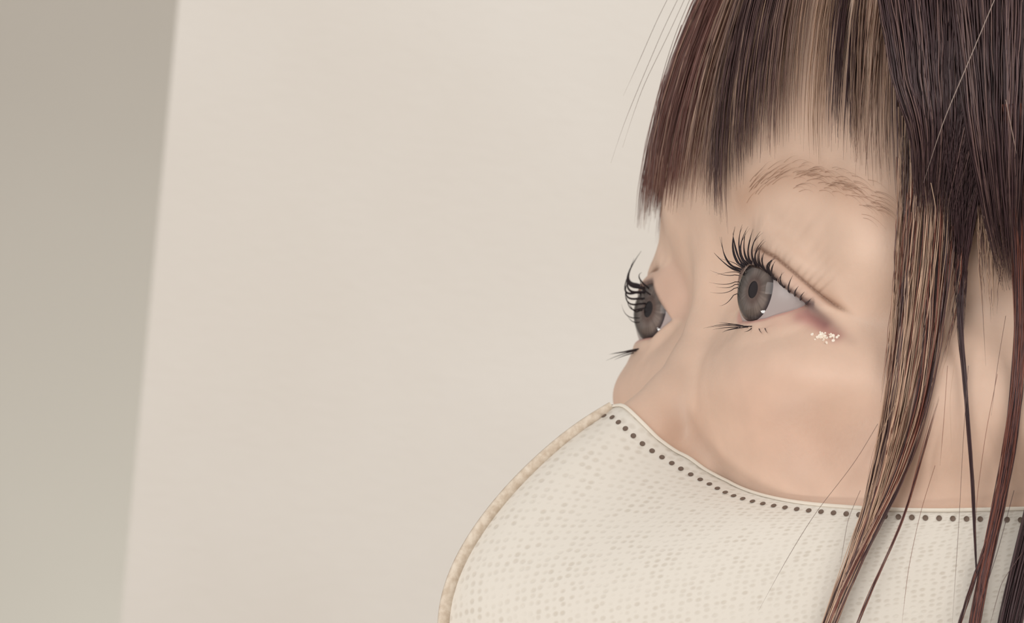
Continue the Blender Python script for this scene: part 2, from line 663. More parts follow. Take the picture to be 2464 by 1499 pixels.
M_sclera, *_x = material('eye_white', srgb(170, 157, 154), 0.3, 0.4)
M_iris, n_, l_, b_ = material('iris', (0.2, 0.2, 0.2, 1), 0.4, 0.3)
at = n_.new('ShaderNodeVertexColor')
at.layer_name = 'tint'
l_.new(at.outputs['Color'], b_.inputs['Base Color'])
M_pupil, *_x = material('pupil', srgb(38, 30, 32), 0.5, 0.2)
M_cornea = bpy.data.materials.new('cornea')
M_cornea.use_nodes = True
nt = M_cornea.node_tree
nt.nodes.remove(nt.nodes['Principled BSDF'])
tr = nt.nodes.new('ShaderNodeBsdfTransparent')
tr.inputs['Color'].default_value = (0.96, 0.95, 0.95, 1)
gl = nt.nodes.new('ShaderNodeBsdfGlossy')
gl.inputs['Roughness'].default_value = 0.03
fr = nt.nodes.new('ShaderNodeFresnel')
fr.inputs['IOR'].default_value = 1.376
mxs = nt.nodes.new('ShaderNodeMixShader')
nt.links.new(fr.outputs[0], mxs.inputs[0])
nt.links.new(tr.outputs[0], mxs.inputs[1])
nt.links.new(gl.outputs[0], mxs.inputs[2])
nt.links.new(mxs.outputs[0], nt.nodes['Material Output'].inputs['Surface'])

LIMB = 6.2
zl = math.sqrt(EYE_R ** 2 - LIMB ** 2)
prof_s = [(EYE_R * math.sin(t), -EYE_R * math.cos(t)) for t in np.linspace(0.02, math.pi - math.asin(LIMB / EYE_R), 40)]
prof_i = [(r, zl - 0.05 + 0.75 * (1 - (r / LIMB) ** 2)) for r in np.linspace(LIMB, 1.7, 14)]
prof_p = [(r, zl + 0.5) for r in (1.75, 1.0, 0.02)]
APEX = 13.0
Rc = (LIMB ** 2 + (APEX - zl) ** 2) / (2 * (APEX - zl))
prof_c = [(r, APEX - Rc + math.sqrt(Rc * Rc - r * r)) for r in np.linspace(LIMB + 0.08, 0.02, 20)]
meshes = {}
for nm, pr, mat in (('eyeball', prof_s, M_sclera), ('iris', prof_i, M_iris), ('pupil', prof_p, M_pupil), ('cornea', prof_c, M_cornea)):
    v, f = lathe(pr)
    m = fast_mesh(nm, v, f)
    m.materials.append(mat)
    meshes[nm] = m
v = np.array([x.co for x in meshes['iris'].vertices])
r_ = np.linalg.norm(v[:, :2], axis=1) / LIMB
spoke = rng.random(72)[np.arange(len(v)) % 72]
ci = np.array(srgb(138, 124, 116)[:3]) * (0.75 + 0.5 * spoke[:, None])
ci = mixc(ci, srgb(84, 74, 76), np.clip((r_ - 0.78) / 0.16, 0, 1))
ci = mixc(ci, srgb(96, 74, 66), np.clip((0.58 - r_) / 0.2, 0, 1) * 0.8)
set_colors(meshes['iris'], ci)
for sgn in (1, -1):
    eb = bpy.data.objects.new('eyeball', meshes['eyeball'])
    C.objects.link(eb)
    eb.parent = person
    eb.location = (sgn * EYE[0], EYE[1], EYE[2])
    eb.rotation_mode = 'QUATERNION'
    eb.rotation_quaternion = gaze_q
    for nm in ('iris', 'pupil', 'cornea'):
        o = bpy.data.objects.new(nm, meshes[nm])
        C.objects.link(o)
        o.parent = eb

# ------------------------------------------------------------------ face mask
M_mask, n_, l_, b_ = material('mask_fabric', srgb(232, 222, 205), 0.8, 0.15)
uvn = n_.new('ShaderNodeTexCoord')
mp = n_.new('ShaderNodeMapping')
mp.inputs['Rotation'].default_value = (0, 0, 0.35)
l_.new(uvn.outputs['UV'], mp.inputs['Vector'])
vo = n_.new('ShaderNodeTexVoronoi')
vo.inputs['Scale'].default_value = 1.0 / 1.6
vo.inputs['Randomness'].default_value = 0.35
l_.new(mp.outputs[0], vo.inputs['Vector'])
dm = n_.new('ShaderNodeMapRange')
dm.inputs[1].default_value, dm.inputs[2].default_value = 0.18, 0.42
l_.new(vo.outputs['Distance'], dm.inputs[0])
n3 = n_.new('ShaderNodeTexNoise')
n3.inputs['Scale'].default_value = 0.16
n3.inputs['Detail'].default_value = 3
l_.new(mp.outputs[0], n3.inputs['Vector'])
nr = n_.new('ShaderNodeMapRange')
nr.inputs[1].default_value, nr.inputs[2].default_value = 0.35, 0.7
l_.new(n3.outputs['Fac'], nr.inputs[0])
mxm = n_.new('ShaderNodeMix')
mxm.data_type = 'RGBA'
mxm.inputs[6].default_value = srgb(203, 193, 180)
mxm.inputs[7].default_value = srgb(219, 211, 200)
l_.new(dm.outputs[0], mxm.inputs[0])
mxn = n_.new('ShaderNodeMix')
mxn.data_type = 'RGBA'
mxn.inputs[7].default_value = srgb(219, 211, 200)
l_.new(nr.outputs[0], mxn.inputs[0])
l_.new(mxm.outputs[2], mxn.inputs[6])
l_.new(mxn.outputs[2], b_.inputs['Base Color'])
add_bump(n_, l_, b_, dm.outputs[0], 0.25, 0.0004)

M_seam, n_, l_, b_ = material('mask_seam_weld', srgb(222, 203, 176), 0.7, 0.2)
noise_mix(n_, l_, b_, srgb(198, 180, 160), srgb(220, 206, 189), 0.8)
M_hem, *_x = material('mask_hem', srgb(226, 216, 202), 0.75, 0.15)
M_hole, *_x = material('mask_weld_dot', srgb(112, 94, 82), 0.6, 0.3)

SEAM_PX = [(1466, 968), (1420, 992), (1350, 1042), (1250, 1132), (1180, 1210), (1120, 1292), (1078, 1370), (1055, 1440), (1046, 1499), (1056, 1600), (1100, 1720), (1190, 1850), (1330, 1975), (1450, 2040)]
EDGE_PX = [(1486, 962), (1512, 990), (1550, 1030), (1600, 1070), (1660, 1109), (1730, 1151), (1800, 1181), (1880, 1203), (1960, 1215), (2050, 1222), (2150, 1226), (2300, 1226), (2464, 1222), (2640, 1218), (2820, 1205)]


def resample(P, n, smooth=0):
    P = np.asarray(P, float)
    d = np.concatenate([[0], np.cumsum(np.linalg.norm(np.diff(P, axis=0), axis=1))])
    t = np.linspace(0, d[-1], n)
    Q = np.stack([np.interp(t, d, P[:, i]) for i in range(P.shape[1])], 1)
    for _ in range(smooth):
        Q[1:-1] = 0.25 * Q[:-2] + 0.5 * Q[1:-1] + 0.25 * Q[2:]
    return Q


NS, NT = 120, 90
seam_out = resample([on_sagittal(*p) for p in SEAM_PX], NT, 30)
tg = np.gradient(seam_out, axis=0)
tg /= np.linalg.norm(tg, axis=1)[:, None]
sn = np.stack([0 * tg[:, 0], -tg[:, 2], tg[:, 1]], 1)
sn *= np.sign((sn * (seam_out - np.array([0, -40, -60]))).sum(1))[:, None]
seam = seam_out - sn * 1.9
edge_px = resample(EDGE_PX, 80, 6)
td, tr_ = [], []
for p in edge_px:
    o_, d_ = head_ray(*p)
    h = hit(*p)
    mid = float((0.3 - o_[0]) / d_[0])                      # never past the middle plane of the face
    td.append(min(np.linalg.norm(h - o_) if h is not None else 1e9, mid))
    tr_.append(d_)
td = np.array(td)
tlim = td - 0.5
for _ in range(40):
    td[1:-1] = 0.25 * td[:-2] + 0.5 * td[1:-1] + 0.25 * td[2:]
    td = np.minimum(td, tlim)
for _ in range(4):
    td[1:-1] = 0.25 * td[:-2] + 0.5 * td[1:-1] + 0.25 * td[2:]
tops = LENS + np.array(tr_) * td[:, None]
tops[0] = seam[0] + np.array([0.6, 0, 0.4])
top = resample(tops, NS, 4)
ear_t = np.array([top[-1] + (np.array([62, -52, -104]) - top[-1]) * t for t in np.linspace(0, 1, NT)])
sv = np.linspace(0, 1, NS)


def bez(p0, p3, t):
    p1 = p0 + np.array([22.0, -9.0, 0.0])
    p2 = p3 + np.array([4.0, 46.0, 2.0])
    s = sv[:, None]
    return (1 - s) ** 3 * p0 + 3 * (1 - s) ** 2 * s * p1 + 3 * (1 - s) * s * s * p2 + s ** 3 * p3


G = np.zeros((NT, NS, 3))
b0 = bez(seam[0], ear_t[0], 0)
for j in range(NT):
    t = j / (NT - 1)
    G[j] = bez(seam[j], ear_t[j], t) + (top - b0) * (1 - t) ** 3.0
flat = G.reshape(-1, 3)
for _ in range(6):
    dv = sdf(flat)
    gg = grad(sdf, flat, 0.3)
    gg /= np.maximum(np.linalg.norm(gg, axis=1), 0.2)[:, None]
    flat = flat + gg * np.clip(1.0 - dv, 0, 6)[:, None] * 0.9
G = flat.reshape(NT, NS, 3)
G[:, 0, 0] = 0.0
for _ in range(10):
    Gi = G.copy()
    G[1:-1, 1:-1] = 0.25 * (Gi[:-2, 1:-1] + Gi[2:, 1:-1] + Gi[1:-1, :-2] + Gi[1:-1, 2:])


def grid_faces(nt, ns, off=0, flip=False):
    j, i = np.meshgrid(np.arange(nt - 1), np.arange(ns - 1), indexing='ij')
    a = (j * ns + i).ravel() + off
    q = np.stack([a, a + 1, a + ns + 1, a + ns], 1)
    return q[:, ::-1] if flip else q


mask = bpy.data.objects.new('face_mask', None)
C.objects.link(mask)
mask.matrix_world = HEAD_W
mask['label'] = 'cream non-woven face mask with a centre seam and dotted top hem over nose and cheeks'
mask['category'] = 'face mask'
Gm = G.copy()
Gm[..., 0] *= -1
us = np.concatenate([[0], np.cumsum(np.linalg.norm(np.diff(G[NT // 3], axis=0), axis=1))])
ts = np.concatenate([[0], np.cumsum(np.linalg.norm(np.diff(G[:, NS // 4], axis=0), axis=1))])
for nm, GG, fl in (('mask_half', G, False), ('mask_half', Gm, True)):
    m = fast_mesh(nm, GG.reshape(-1, 3), grid_faces(NT, NS, 0, fl))
    uvl = m.uv_layers.new(name='uv')
    vi = np.zeros(len(m.loops), np.int32)
    m.loops.foreach_get('vertex_index', vi)
    uvl.data.foreach_set('uv', np.stack([us[vi % NS], ts[vi // NS]], 1).astype(np.float32).ravel())
    o = link_obj(nm, m, M_mask, mask)
    so = o.modifiers.new('thickness', 'SOLIDIFY')
    so.thickness = 0.5
    so.offset = -1.0


def sweep(path, side, up, w, h, name, mat, parent):
    """box-section strip along path; side/up are unit vectors per point; w along side, h along up"""
    n = len(path)
    prof = [(-w, 0), (-w, h * 0.8), (-w * 0.6, h), (w * 0.6, h), (w, h * 0.8), (w, 0)]
    k = len(prof)
    v = np.concatenate([(path + side * a + up * b)[:, None] for a, b in prof], 1).reshape(-1, 3)
    f = []
    for i in range(n - 1):
        for c in range(k):
            c2 = (c + 1) % k
            f.append((i * k + c, i * k + c2, (i + 1) * k + c2, (i + 1) * k + c))
    f.append(tuple(range(k)))
    f.append(tuple(range((n - 1) * k, n * k)))
    return link_obj(name, pydata(name, v, f), mat, parent)


lx = np.tile(np.array([1.0, 0, 0]), (NT, 1))
sweep(seam - sn * 0.3, lx, sn, 0.55, 2.2, 'centre_seam', M_seam, mask)


def mask_normal(Gs):
    du = np.gradient(Gs, axis=1)
    dv = np.gradient(Gs, axis=0)
    n = np.cross(dv, du)
    n /= np.linalg.norm(n, axis=-1, keepdims=True)
    c = Gs - np.array([0, -60, -60])
    return n * np.sign((n * c).sum(-1, keepdims=True))


MN = mask_normal(G)
col_len = np.concatenate([np.zeros((1, NS)), np.cumsum(np.linalg.norm(np.diff(G, axis=0), axis=2), axis=0)], 0)


def on_mask(i_s, mm):
    """point and normal at column position i_s (float), mm below the top edge"""
    i0 = min(int(i_s), NS - 2)
    w = i_s - i0
    P = G[:, i0] * (1 - w) + G[:, i0 + 1] * w
    N = MN[:, i0] * (1 - w) + MN[:, i0 + 1] * w
    L = col_len[:, i0] * (1 - w) + col_len[:, i0 + 1] * w
    return np.array([np.interp(mm, L, P[:, k]) for k in range(3)]), np.array([np.interp(mm, L, N[:, k]) for k in range(3)])


# hem cord along the top edge
side = np.gradient(G[0], axis=0)
side /= np.linalg.norm(side, axis=1)[:, None]
dn = np.cross(MN[0], side)
for sg in (1, -1):
    k = np.array([sg, 1, 1])
    sweep(G[0] * k, dn * k * 1.0, MN[0] * k, 0.35, 0.35, 'top_hem', M_hem, mask)
# welded dots below the hem
arc = np.concatenate([[0], np.cumsum(np.linalg.norm(np.diff(G[0], axis=0), axis=1))])
dv_, df_ = [], []
nseg = 12
dv_.append((0, 0, -0.05))
for r, z in ((0.40, 0.0), (0.55, 0.10)):
    for k in range(nseg):
        a = 2 * math.pi * k / nseg
        dv_.append((r * math.cos(a), r * math.sin(a), z))
for k in range(nseg):
    k2 = (k + 1) % nseg
    df_.append((0, 1 + k, 1 + k2))
    df_.append((1 + k, 1 + nseg + k, 1 + nseg + k2, 1 + k2))
dot_me = pydata('weld_dot', dv_, df_)
dot_me.materials.append(M_hole)
s_mm = 1.5
while s_mm < arc[-1] - 4:
    i_s = float(np.interp(s_mm, arc, np.arange(NS)))
    p, n = on_mask(i_s, 3.3)
    for sg in (1, -1):
        o = bpy.data.objects.new('weld_dot', dot_me)
        C.objects.link(o)
        o.parent = mask
        k = np.array([sg, 1, 1])
        o.location = (p + n * 0.06) * k
        o.rotation_mode = 'QUATERNION'
        o.rotation_quaternion = Vector(n * k).to_track_quat('Z', 'Y')
    s_mm += 2.55
# ear loop, from the side of the mask round the back of the ear
for sg in (1, -1):
    lp = np.array([G[2, -1], [74, -84, 18], [78, -96, 26], [76, -110, 12], [74, -112, -10], [71, -100, -36], [69, -80, -62], G[-2, -1]]) * np.array([sg, 1, 1])
    lp = resample(lp, 40, 10)
    t_ = np.gradient(lp, axis=0)
    t_ /= np.linalg.norm(t_, axis=1)[:, None]
    s_ = np.cross(t_, np.array([sg * 1.0, 0, 0]))
    s_ /= np.maximum(np.linalg.norm(s_, axis=1), 0.1)[:, None]
    sweep(lp, s_, np.cross(s_, t_), 1.4, 1.4, 'ear_loop', M_hem, mask)

# ------------------------------------------------------------------ hair
M_hair, n_, l_, b_ = material('hair', (0.1, 0.06, 0.05, 1), 0.36, 0.45)
at = n_.new('ShaderNodeVertexColor')
at.layer_name = 'tint'
l_.new(at.outputs['Color'], b_.inputs['Base Color'])
M_lash, *_x = material('lash', srgb(46, 38, 42), 0.5, 0.3)

HD, HM, HL, HR, HT = [np.array(srgb(*c)[:3]) for c in ((74, 50, 52), (112, 85, 80), (178, 146, 124), (132, 78, 64), (208, 175, 150))]


def tubes(paths, rad, cols, sides=3):
    """paths (N,K,3), rad (N,K), cols (N,3) -> verts, quads, vertex colours"""
    paths = np.asarray(paths, float)
    N, K, _ = paths.shape
    T = np.gradient(paths, axis=1)
    T /= np.maximum(np.linalg.norm(T, axis=2, keepdims=True), 1e-9)
    ref = np.where(np.abs(T[..., :1]) > 0.9, np.array([0, 1.0, 0]), np.array([1.0, 0, 0]))
    U = np.cross(T, ref)
    U /= np.maximum(np.linalg.norm(U, axis=2, keepdims=True), 1e-9)
    W = np.cross(T, U)
    ang_ = 2 * np.pi * np.arange(sides) / sides
    v = paths[:, :, None] + rad[:, :, None, None] * (np.cos(ang_)[None, None, :, None] * U[:, :, None] + np.sin(ang_)[None, None, :, None] * W[:, :, None])
    base = np.arange(N)[:, None, None] * K * sides + np.arange(K - 1)[None, :, None] * sides + np.arange(sides)[None, None]
    nxt = np.arange(N)[:, None, None] * K * sides + np.arange(K - 1)[None, :, None] * sides + ((np.arange(sides) + 1) % sides)[None, None]
    q = np.stack([base, nxt, nxt + sides, base + sides], -1).reshape(-1, 4)
    c = np.repeat(np.asarray(cols), K * sides, axis=0)
    return v.reshape(-1, 3), q, c


def hair_obj(name, paths, rad, cols, mat=None, parent=None, stuff=False, sides=3):
    v, q, c = tubes(paths, rad, cols, sides)
    m = fast_mesh(name, v, q)
    set_colors(m, c)
    o = link_obj(name, m, mat or M_hair, parent or person)
    if stuff:
        o['kind'] = 'stuff'
    return o


SC, SR = np.array([0, -72.0, 15.0]), np.array([81.0, 92.5, 120.0])


def shell(phi, eps, off=0.0):
    r = SR + np.asarray(off)[..., None]
    return SC + r * np.stack([np.sin(phi) * np.cos(eps), np.cos(phi) * np.cos(eps), np.sin(eps)], -1)


def shell_px(px, py):
    o, d = head_ray(px, py)
    oq, dq = (o - SC) / SR, d / SR
    a, b, c = dq @ dq, oq @ dq, oq @ oq - 1
    t = (-b - math.sqrt(max(b * b - a * c, 0))) / a
    q = oq + dq * t
    return math.atan2(q[0], q[1]), math.asin(max(-1, min(1, q[2])))


HEM_PX = [(1620, 470), (1655, 462), (1690, 478), (1735, 462), (1775, 405), (1830, 388), (1880, 378), (1930, 362), (1985, 350), (2030, 372), (2080, 410), (2130, 445), (2190, 480), (2260, 520)]
hem = np.array([shell_px(*p) for p in HEM_PX])
hem = hem[np.argsort(hem[:, 0])]
print('hem', np.degrees(hem).round(1).tolist())
ph0 = hem[0, 0]


def hem_eps(phi):
    return np.where(phi < ph0, np.interp(np.abs(phi), hem[:, 0], hem[:, 1]) * 0 + hem[0, 1] + 0.015 + 0.015 * np.sin(phi * 23), np.interp(phi, hem[:, 0], hem[:, 1]))


# clumps of the fringe
K = 14
paths, rads, cols = [], [], []
PH_MAX = hem[-1, 0]
# see-through places of the fringe
def thin(phi):
    x = project(shell(np.array([phi]), np.array([0.06])))[0, 0]
    for a, b, d in ((1635, 1675, 0.45), (1780, 1830, 0.7), (1845, 1905, 0.5), (1905, 1955, 0.42), (2010, 2150, 0.7)):
        if a < x < b:
            return d
    return 1.0


phi = math.radians(-88)
tt = np.linspace(0, 1, K)
while phi < PH_MAX:
    dens = thin(phi)
    width = math.radians(rng.uniform(0.8, 2.6))
    n = int(rng.integers(26, 44) * dens * math.degrees(width) / 1.5)
    tone = rng.random()
    x = project(shell(np.array([phi]), np.array([0.06])))[0, 0]
    base = HD * 0.5 + HM * 0.5 if tone < 0.55 else (HM if tone < 0.8 else 0.6 * HM + 0.4 * HL)
    for a_, b_x, c_ in ((0, 1630, 0.45 * HM + 0.55 * HR), (1630, 1685, 0.6 * HM + 0.4 * HL), (1685, 1785, 0.6 * HD + 0.4 * HM), (1845, 1905, 0.65 * HM + 0.35 * HL), (1905, 1955, HL), (1955, 2012, HD), (2012, 2150, 0.5 * HM + 0.5 * HL)):  # far front strands redder: their backlit look is put into the colour
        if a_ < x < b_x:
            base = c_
    c_eps = float(hem_eps(np.array(phi))) + rng.normal(0.025, 0.016)
    c_off = rng.uniform(-2.5, 1.5)
    lean = rng.normal(0.02, 0.03)
    for _ in range(max(n, 3)):
        p_tip = phi + width * 0.5 + rng.normal(0, width * 0.33)
        dphi = (rng.uniform(-0.5, 0.5)) * width
        e1 = c_eps + abs(rng.normal(0, 0.045)) - 0.035 + (rng.random() < 0.12) * rng.uniform(-0.03, 0.12)
        eps = 1.45 + (e1 - 1.45) * (1 - (1 - tt) ** 1.25)
        rise = np.minimum(eps - e1, 0.6)
        ph = p_tip - 0.30 * rise * float(sstep(np.array((p_tip - 0.03) / 0.3))) + dphi * (1 - tt) * 1.2 + lean * (1 - tt) + 0.004 * np.sin(tt * 7 + rng.uniform(0, 6))
        off = c_off + rng.normal(0, 0.8) + 1.2 * np.sin(tt * 3 + rng.uniform(0, 6)) * 0.4 - 1.5 * tt ** 4
        paths.append(shell(ph, eps, off))
        r0 = rng.uniform(0.07, 0.14)
        rads.append(r0 * np.clip((1.02 - tt) / 0.22, 0.12, 1))
        cols.append((HL if rng.random() < 0.13 else base) * rng.uniform(0.7, 1.4))
    phi += width * (0.8 if dens == 1 else 1.0)
print('fringe', len(paths))
hair_obj('fringe', paths, np.array(rads), cols, stuff=True)

# hair over the rest of the skull and down the back
paths, rads, cols = [], [], []
for _ in range(3600):
    ph = rng.uniform(PH_MAX + 0.12, 2 * math.pi - math.radians(95))
    e_end = -0.75
    eps = np.linspace(1.5, e_end, K - 4)
    P = shell(ph + 0.02 * np.sin(tt[:K - 4] * 6 + rng.uniform(0, 6)), eps, rng.uniform(-4, 2))
    dn_ = vh(0, 0, -1.0)
    tail_ = P[-1] + np.arange(1, 5)[:, None] * dn_ * rng.uniform(28, 45) + rng.normal(0, 1.5, (4, 3))
    # front strands of this part are swept behind the ear
    P = np.concatenate([P, tail_])
    sw = max(0.0, 1 - abs(((ph + math.pi) % (2 * math.pi)) - math.pi) / 1.9)
    low_ = np.clip((40 - P[:, 2]) / 60, 0, 1)
    P[:, 1] -= low_ * sw * 120
    paths.append(P)
    rads.append(rng.uniform(0.12, 0.22) * np.clip((1.02 - tt) / 0.2, 0.15, 1))
    cols.append((HD * 0.6 + HM * 0.4) * rng.uniform(0.6, 1.35))
hair_obj('long_hair', paths, np.array(rads), cols, stuff=True)

# locks beside the face: the picture gives their course, the face and the mask their distance
mv = np.concatenate([V[:, :], G.reshape(-1, 3)])
mf = [tuple(q) for q in F] + [tuple(q) for q in grid_faces(NT, NS, len(V))]
bvh_all = BVHTree.FromPolygons([tuple(p) for p in mv], mf)


def catmull(P, n):
    P = np.asarray(P, float)
    d = np.concatenate([[0], np.cumsum(np.linalg.norm(np.diff(P, axis=0), axis=1))])
    t = np.linspace(0, d[-1], n)
    Q = np.stack([np.interp(t, d, P[:, i]) for i in range(P.shape[1])], 1)
    for _ in range(5):
        Q[1:-1] = 0.25 * Q[:-2] + 0.5 * Q[1:-1] + 0.25 * Q[2:]
    return Q


def lay(path_px, off_top=9.0, off_low=3.0):
    """picture path (n,2) -> head frame points lying a little off the face, mask or fringe shell"""
    n = len(path_px)
    dist, dirs = [], []
    for x, y in path_px:
        o, d = head_ray(x, y)
        h = bvh_all.ray_cast(Vector(o), Vector(d))
        t = h[3] if h[0] is not None else (dist[-1] if dist else np.linalg.norm(LENS) - 40)
        off = np.interp(y, [250, 620, 1150], [off_top, 4.5, off_low])
        dist.append(t - off)
        dirs.append(d)
    dist = np.array(dist)
    lim = dist.copy() + 1.8
    for _ in range(n // 2):
        dist[1:-1] = 0.25 * dist[:-2] + 0.5 * dist[1:-1] + 0.25 * dist[2:]
    for _ in range(6):
        dist = np.minimum(dist, lim)
        dist[1:-1] = 0.25 * dist[:-2] + 0.5 * dist[1:-1] + 0.25 * dist[2:]
    dist = np.minimum(dist, lim + 0.8)
    return LENS + np.array(dirs) * dist[:, None]


def lock(name, px, widths, n, cs, r=(0.07, 0.13), wob=1.0, K=40, taper=0.25, depth=1.5, tip_jit=0.0, start=0.02, jit0=0.0, off_top=9.0, crown=False):
    cen = catmull(px, K)
    P0 = lay(cen, off_top)
    w = np.interp(np.linspace(0, 1, K), np.linspace(0, 1, len(widths)), widths) / 12.4
    tg_ = np.gradient(cen, axis=0)
    tg_ /= np.linalg.norm(tg_, axis=1)[:, None]
    side_ = to_view(np.zeros(3))
    right = np.array([1.0, 0, 0]) @ H2V
    upv = np.array([0, 0, 1.0]) @ H2V
    awy = np.array([0, 1.0, 0]) @ H2V
    sd = tg_[:, 1:2] * right + tg_[:, 0:1] * upv
    if crown:
        a0 = (P0[0] - SC) / SR
        k0 = np.linalg.norm(a0)
        e0, f0 = math.asin(a0[2] / k0), math.atan2(a0[0], a0[1])
        ee = np.linspace(1.5, e0, 13)[:-1]
        C0 = SC + SR * k0 * np.stack([np.sin(f0) * np.cos(ee), np.cos(f0) * np.cos(ee), np.sin(ee)], -1)
        P0 = np.concatenate([C0, P0])
        w = np.concatenate([w[0] * np.cos(ee) / math.cos(e0), w])
        fd = np.array([-math.cos(f0), math.sin(f0), 0.0])
        bl_ = np.linspace(0, 1, 12)[:, None]
        sd = np.concatenate([-fd * np.sign((-fd) @ sd[0]) * (1 - bl_) + sd[0] * bl_ if (-fd) @ sd[0] >= 0 else fd * (1 - bl_) + sd[0] * bl_, sd])
        K = K + 12
    tk = np.linspace(0, 1, K)
    ps, rs, ccs = [], [], []
    for _ in range(n):
        a = rng.uniform(-0.5, 0.5)
        b = rng.uniform(-0.5, 0.5)
        ph_ = rng.uniform(0, 6.28)
        wv = wob * (0.18 * np.sin(tk * rng.uniform(5, 14) + ph_) + 0.06 * np.sin(tk * rng.uniform(30, 60) + ph_ * 3))
        end = 1.0 - tip_jit * rng.random()
        s0 = jit0 * rng.random()
        s = s0 + (end - s0) * tk
        Q = P0 + sd * (a * w + wv * np.minimum(w, 1.5))[:, None] + awy * (b * np.minimum(w, 3) * depth * 0.4)[:, None]
        if tip_jit or jit0:
            Q = np.stack([np.interp(s, tk, Q[:, i]) for i in range(3)], 1)
        ps.append(Q)
        rs.append(rng.uniform(*r) * np.clip((1.02 - tk) / taper, 0.15, 1) * np.clip((tk + 0.02) / start, 0.15, 1))
        ccs.append(cs[rng.integers(len(cs))] * rng.uniform(0.75, 1.3))
    return hair_obj(name, ps, np.array(rs), ccs, stuff=n > 1)


DK, RD, TN, MD = HD * 0.8, HR, HT, HM
# thick dark mass over the temple
lock('temple_hair', [(2300, -160), (2300, 100), (2295, 300), (2275, 430), (2262, 540)], [420, 360, 300, 180, 110], 800, [DK, HD, HD, MD], r=(0.1, 0.18), tip_jit=0.15, depth=3, crown=True)
lock('temple_hair', [(2420, -160), (2420, 100), (2420, 350), (2425, 520), (2440, 700)], [300, 250, 200, 130, 60], 460, [DK, HD, MD], r=(0.1, 0.18), tip_jit=0.18, depth=3, crown=True)
lock('temple_hair', [(2330, 100), (2325, 350), (2318, 520), (2310, 700), (2312, 800)], [160, 130, 80, 30, 12], 130, [DK, HD, HD], tip_jit=0.2, depth=2)
# locks
LK = [HR, HR, HM, HD, HT * 0.9]
lock('side_lock', [(2215, 250), (2212, 400), (2205, 520), (2198, 650), (2186, 780), (2170, 900), (2150, 1020), (2118, 1150), (2085, 1260), (2035, 1390), (1995, 1499), (1940, 1640), (1895, 1820), (1870, 2050)], [120, 110, 100, 92, 78, 64, 48, 32, 28, 28, 26, 24, 22, 14], 105, [HR, HM, HT, HT, HL, HL, HD], jit0=0.08, off_top=6.0, wob=1.5)
lock('side_lock', [(2262, 250), (2264, 400), (2264, 550), (2256, 700), (2246, 820), (2232, 910), (2212, 1010), (2180, 1100), (2145, 1190), (2110, 1260), (2060, 1350), (2005, 1480), (1950, 1630), (1915, 1800), (1900, 1980)], [110, 100, 90, 66, 46, 36, 30, 26, 18, 22, 22, 16, 14, 12, 8], 85, [HR, HD, HR, HM, HT, HL], jit0=0.08, off_top=6.0)
lock('side_lock', [(2305, 330), (2306, 480), (2310, 640), (2308, 780), (2318, 870), (2325, 960), (2335, 1080), (2342, 1180), (2346, 1300), (2350, 1380)], [70, 50, 26, 15, 10, 8, 7, 6, 5, 3], 30, [DK, HD], jit0=0.15)
lock('side_lock', [(2438, 250), (2452, 500), (2458, 800), (2448, 950), (2430, 1080), (2405, 1220), (2382, 1310), (2358, 1420), (2338, 1540), (2310, 1720), (2290, 1960)], [60, 46, 34, 27, 26, 26, 22, 20, 18, 16, 10], 110, [HR, HR * 0.8, HD])
lock('side_lock', [(2410, 1180), (2396, 1250), (2360, 1350), (2325, 1450), (2295, 1540), (2262, 1700)], [8, 9, 9, 8, 8, 6], 10, [HD, HR])
lock('side_lock', [(2520, -160), (2550, 200), (2560, 600), (2535, 1000), (2505, 1200), (2472, 1320), (2448, 1420), (2415, 1560), (2390, 1750), (2380, 2050)], [90, 80, 70, 56, 46, 46, 50, 52, 50, 30], 130, [DK, HD], r=(0.1, 0.16), crown=True)
lock('side_lock', [(2262, 940), (2235, 1030), (2205, 1140), (2168, 1260), (2115, 1380), (2062, 1499), (2020, 1620), (1995, 1760)], [12, 8, 6, 6, 7, 7, 6, 5], 7, [HR, HD], start=0.25, jit0=0.1)
lock('side_lock', [(2200, 380), (2190, 470), (2178, 620), (2160, 760), (2146, 880), (2130, 1000), (2120, 1080)], [60, 50, 44, 36, 30, 24, 20], 60, [HT, HL, HM, HR], r=(0.05, 0.09), tip_jit=0.4, jit0=0.2, off_top=5.0)
lock('side_lock', [(2285, 420), (2290, 560), (2280, 700), (2262, 830), (2240, 940)], [110, 100, 80, 60, 40], 60, [HT, HL, HM, HR], r=(0.05, 0.09), tip_jit=0.5, jit0=0.2, off_top=5.0)
lock('side_lock', [(2395, 380), (2390, 520), (2385, 660), (2385, 780)], [90, 80, 60, 40], 50, [HL, HM, HT], r=(0.05, 0.09), tip_jit=0.5, jit0=0.2, off_top=5.0)

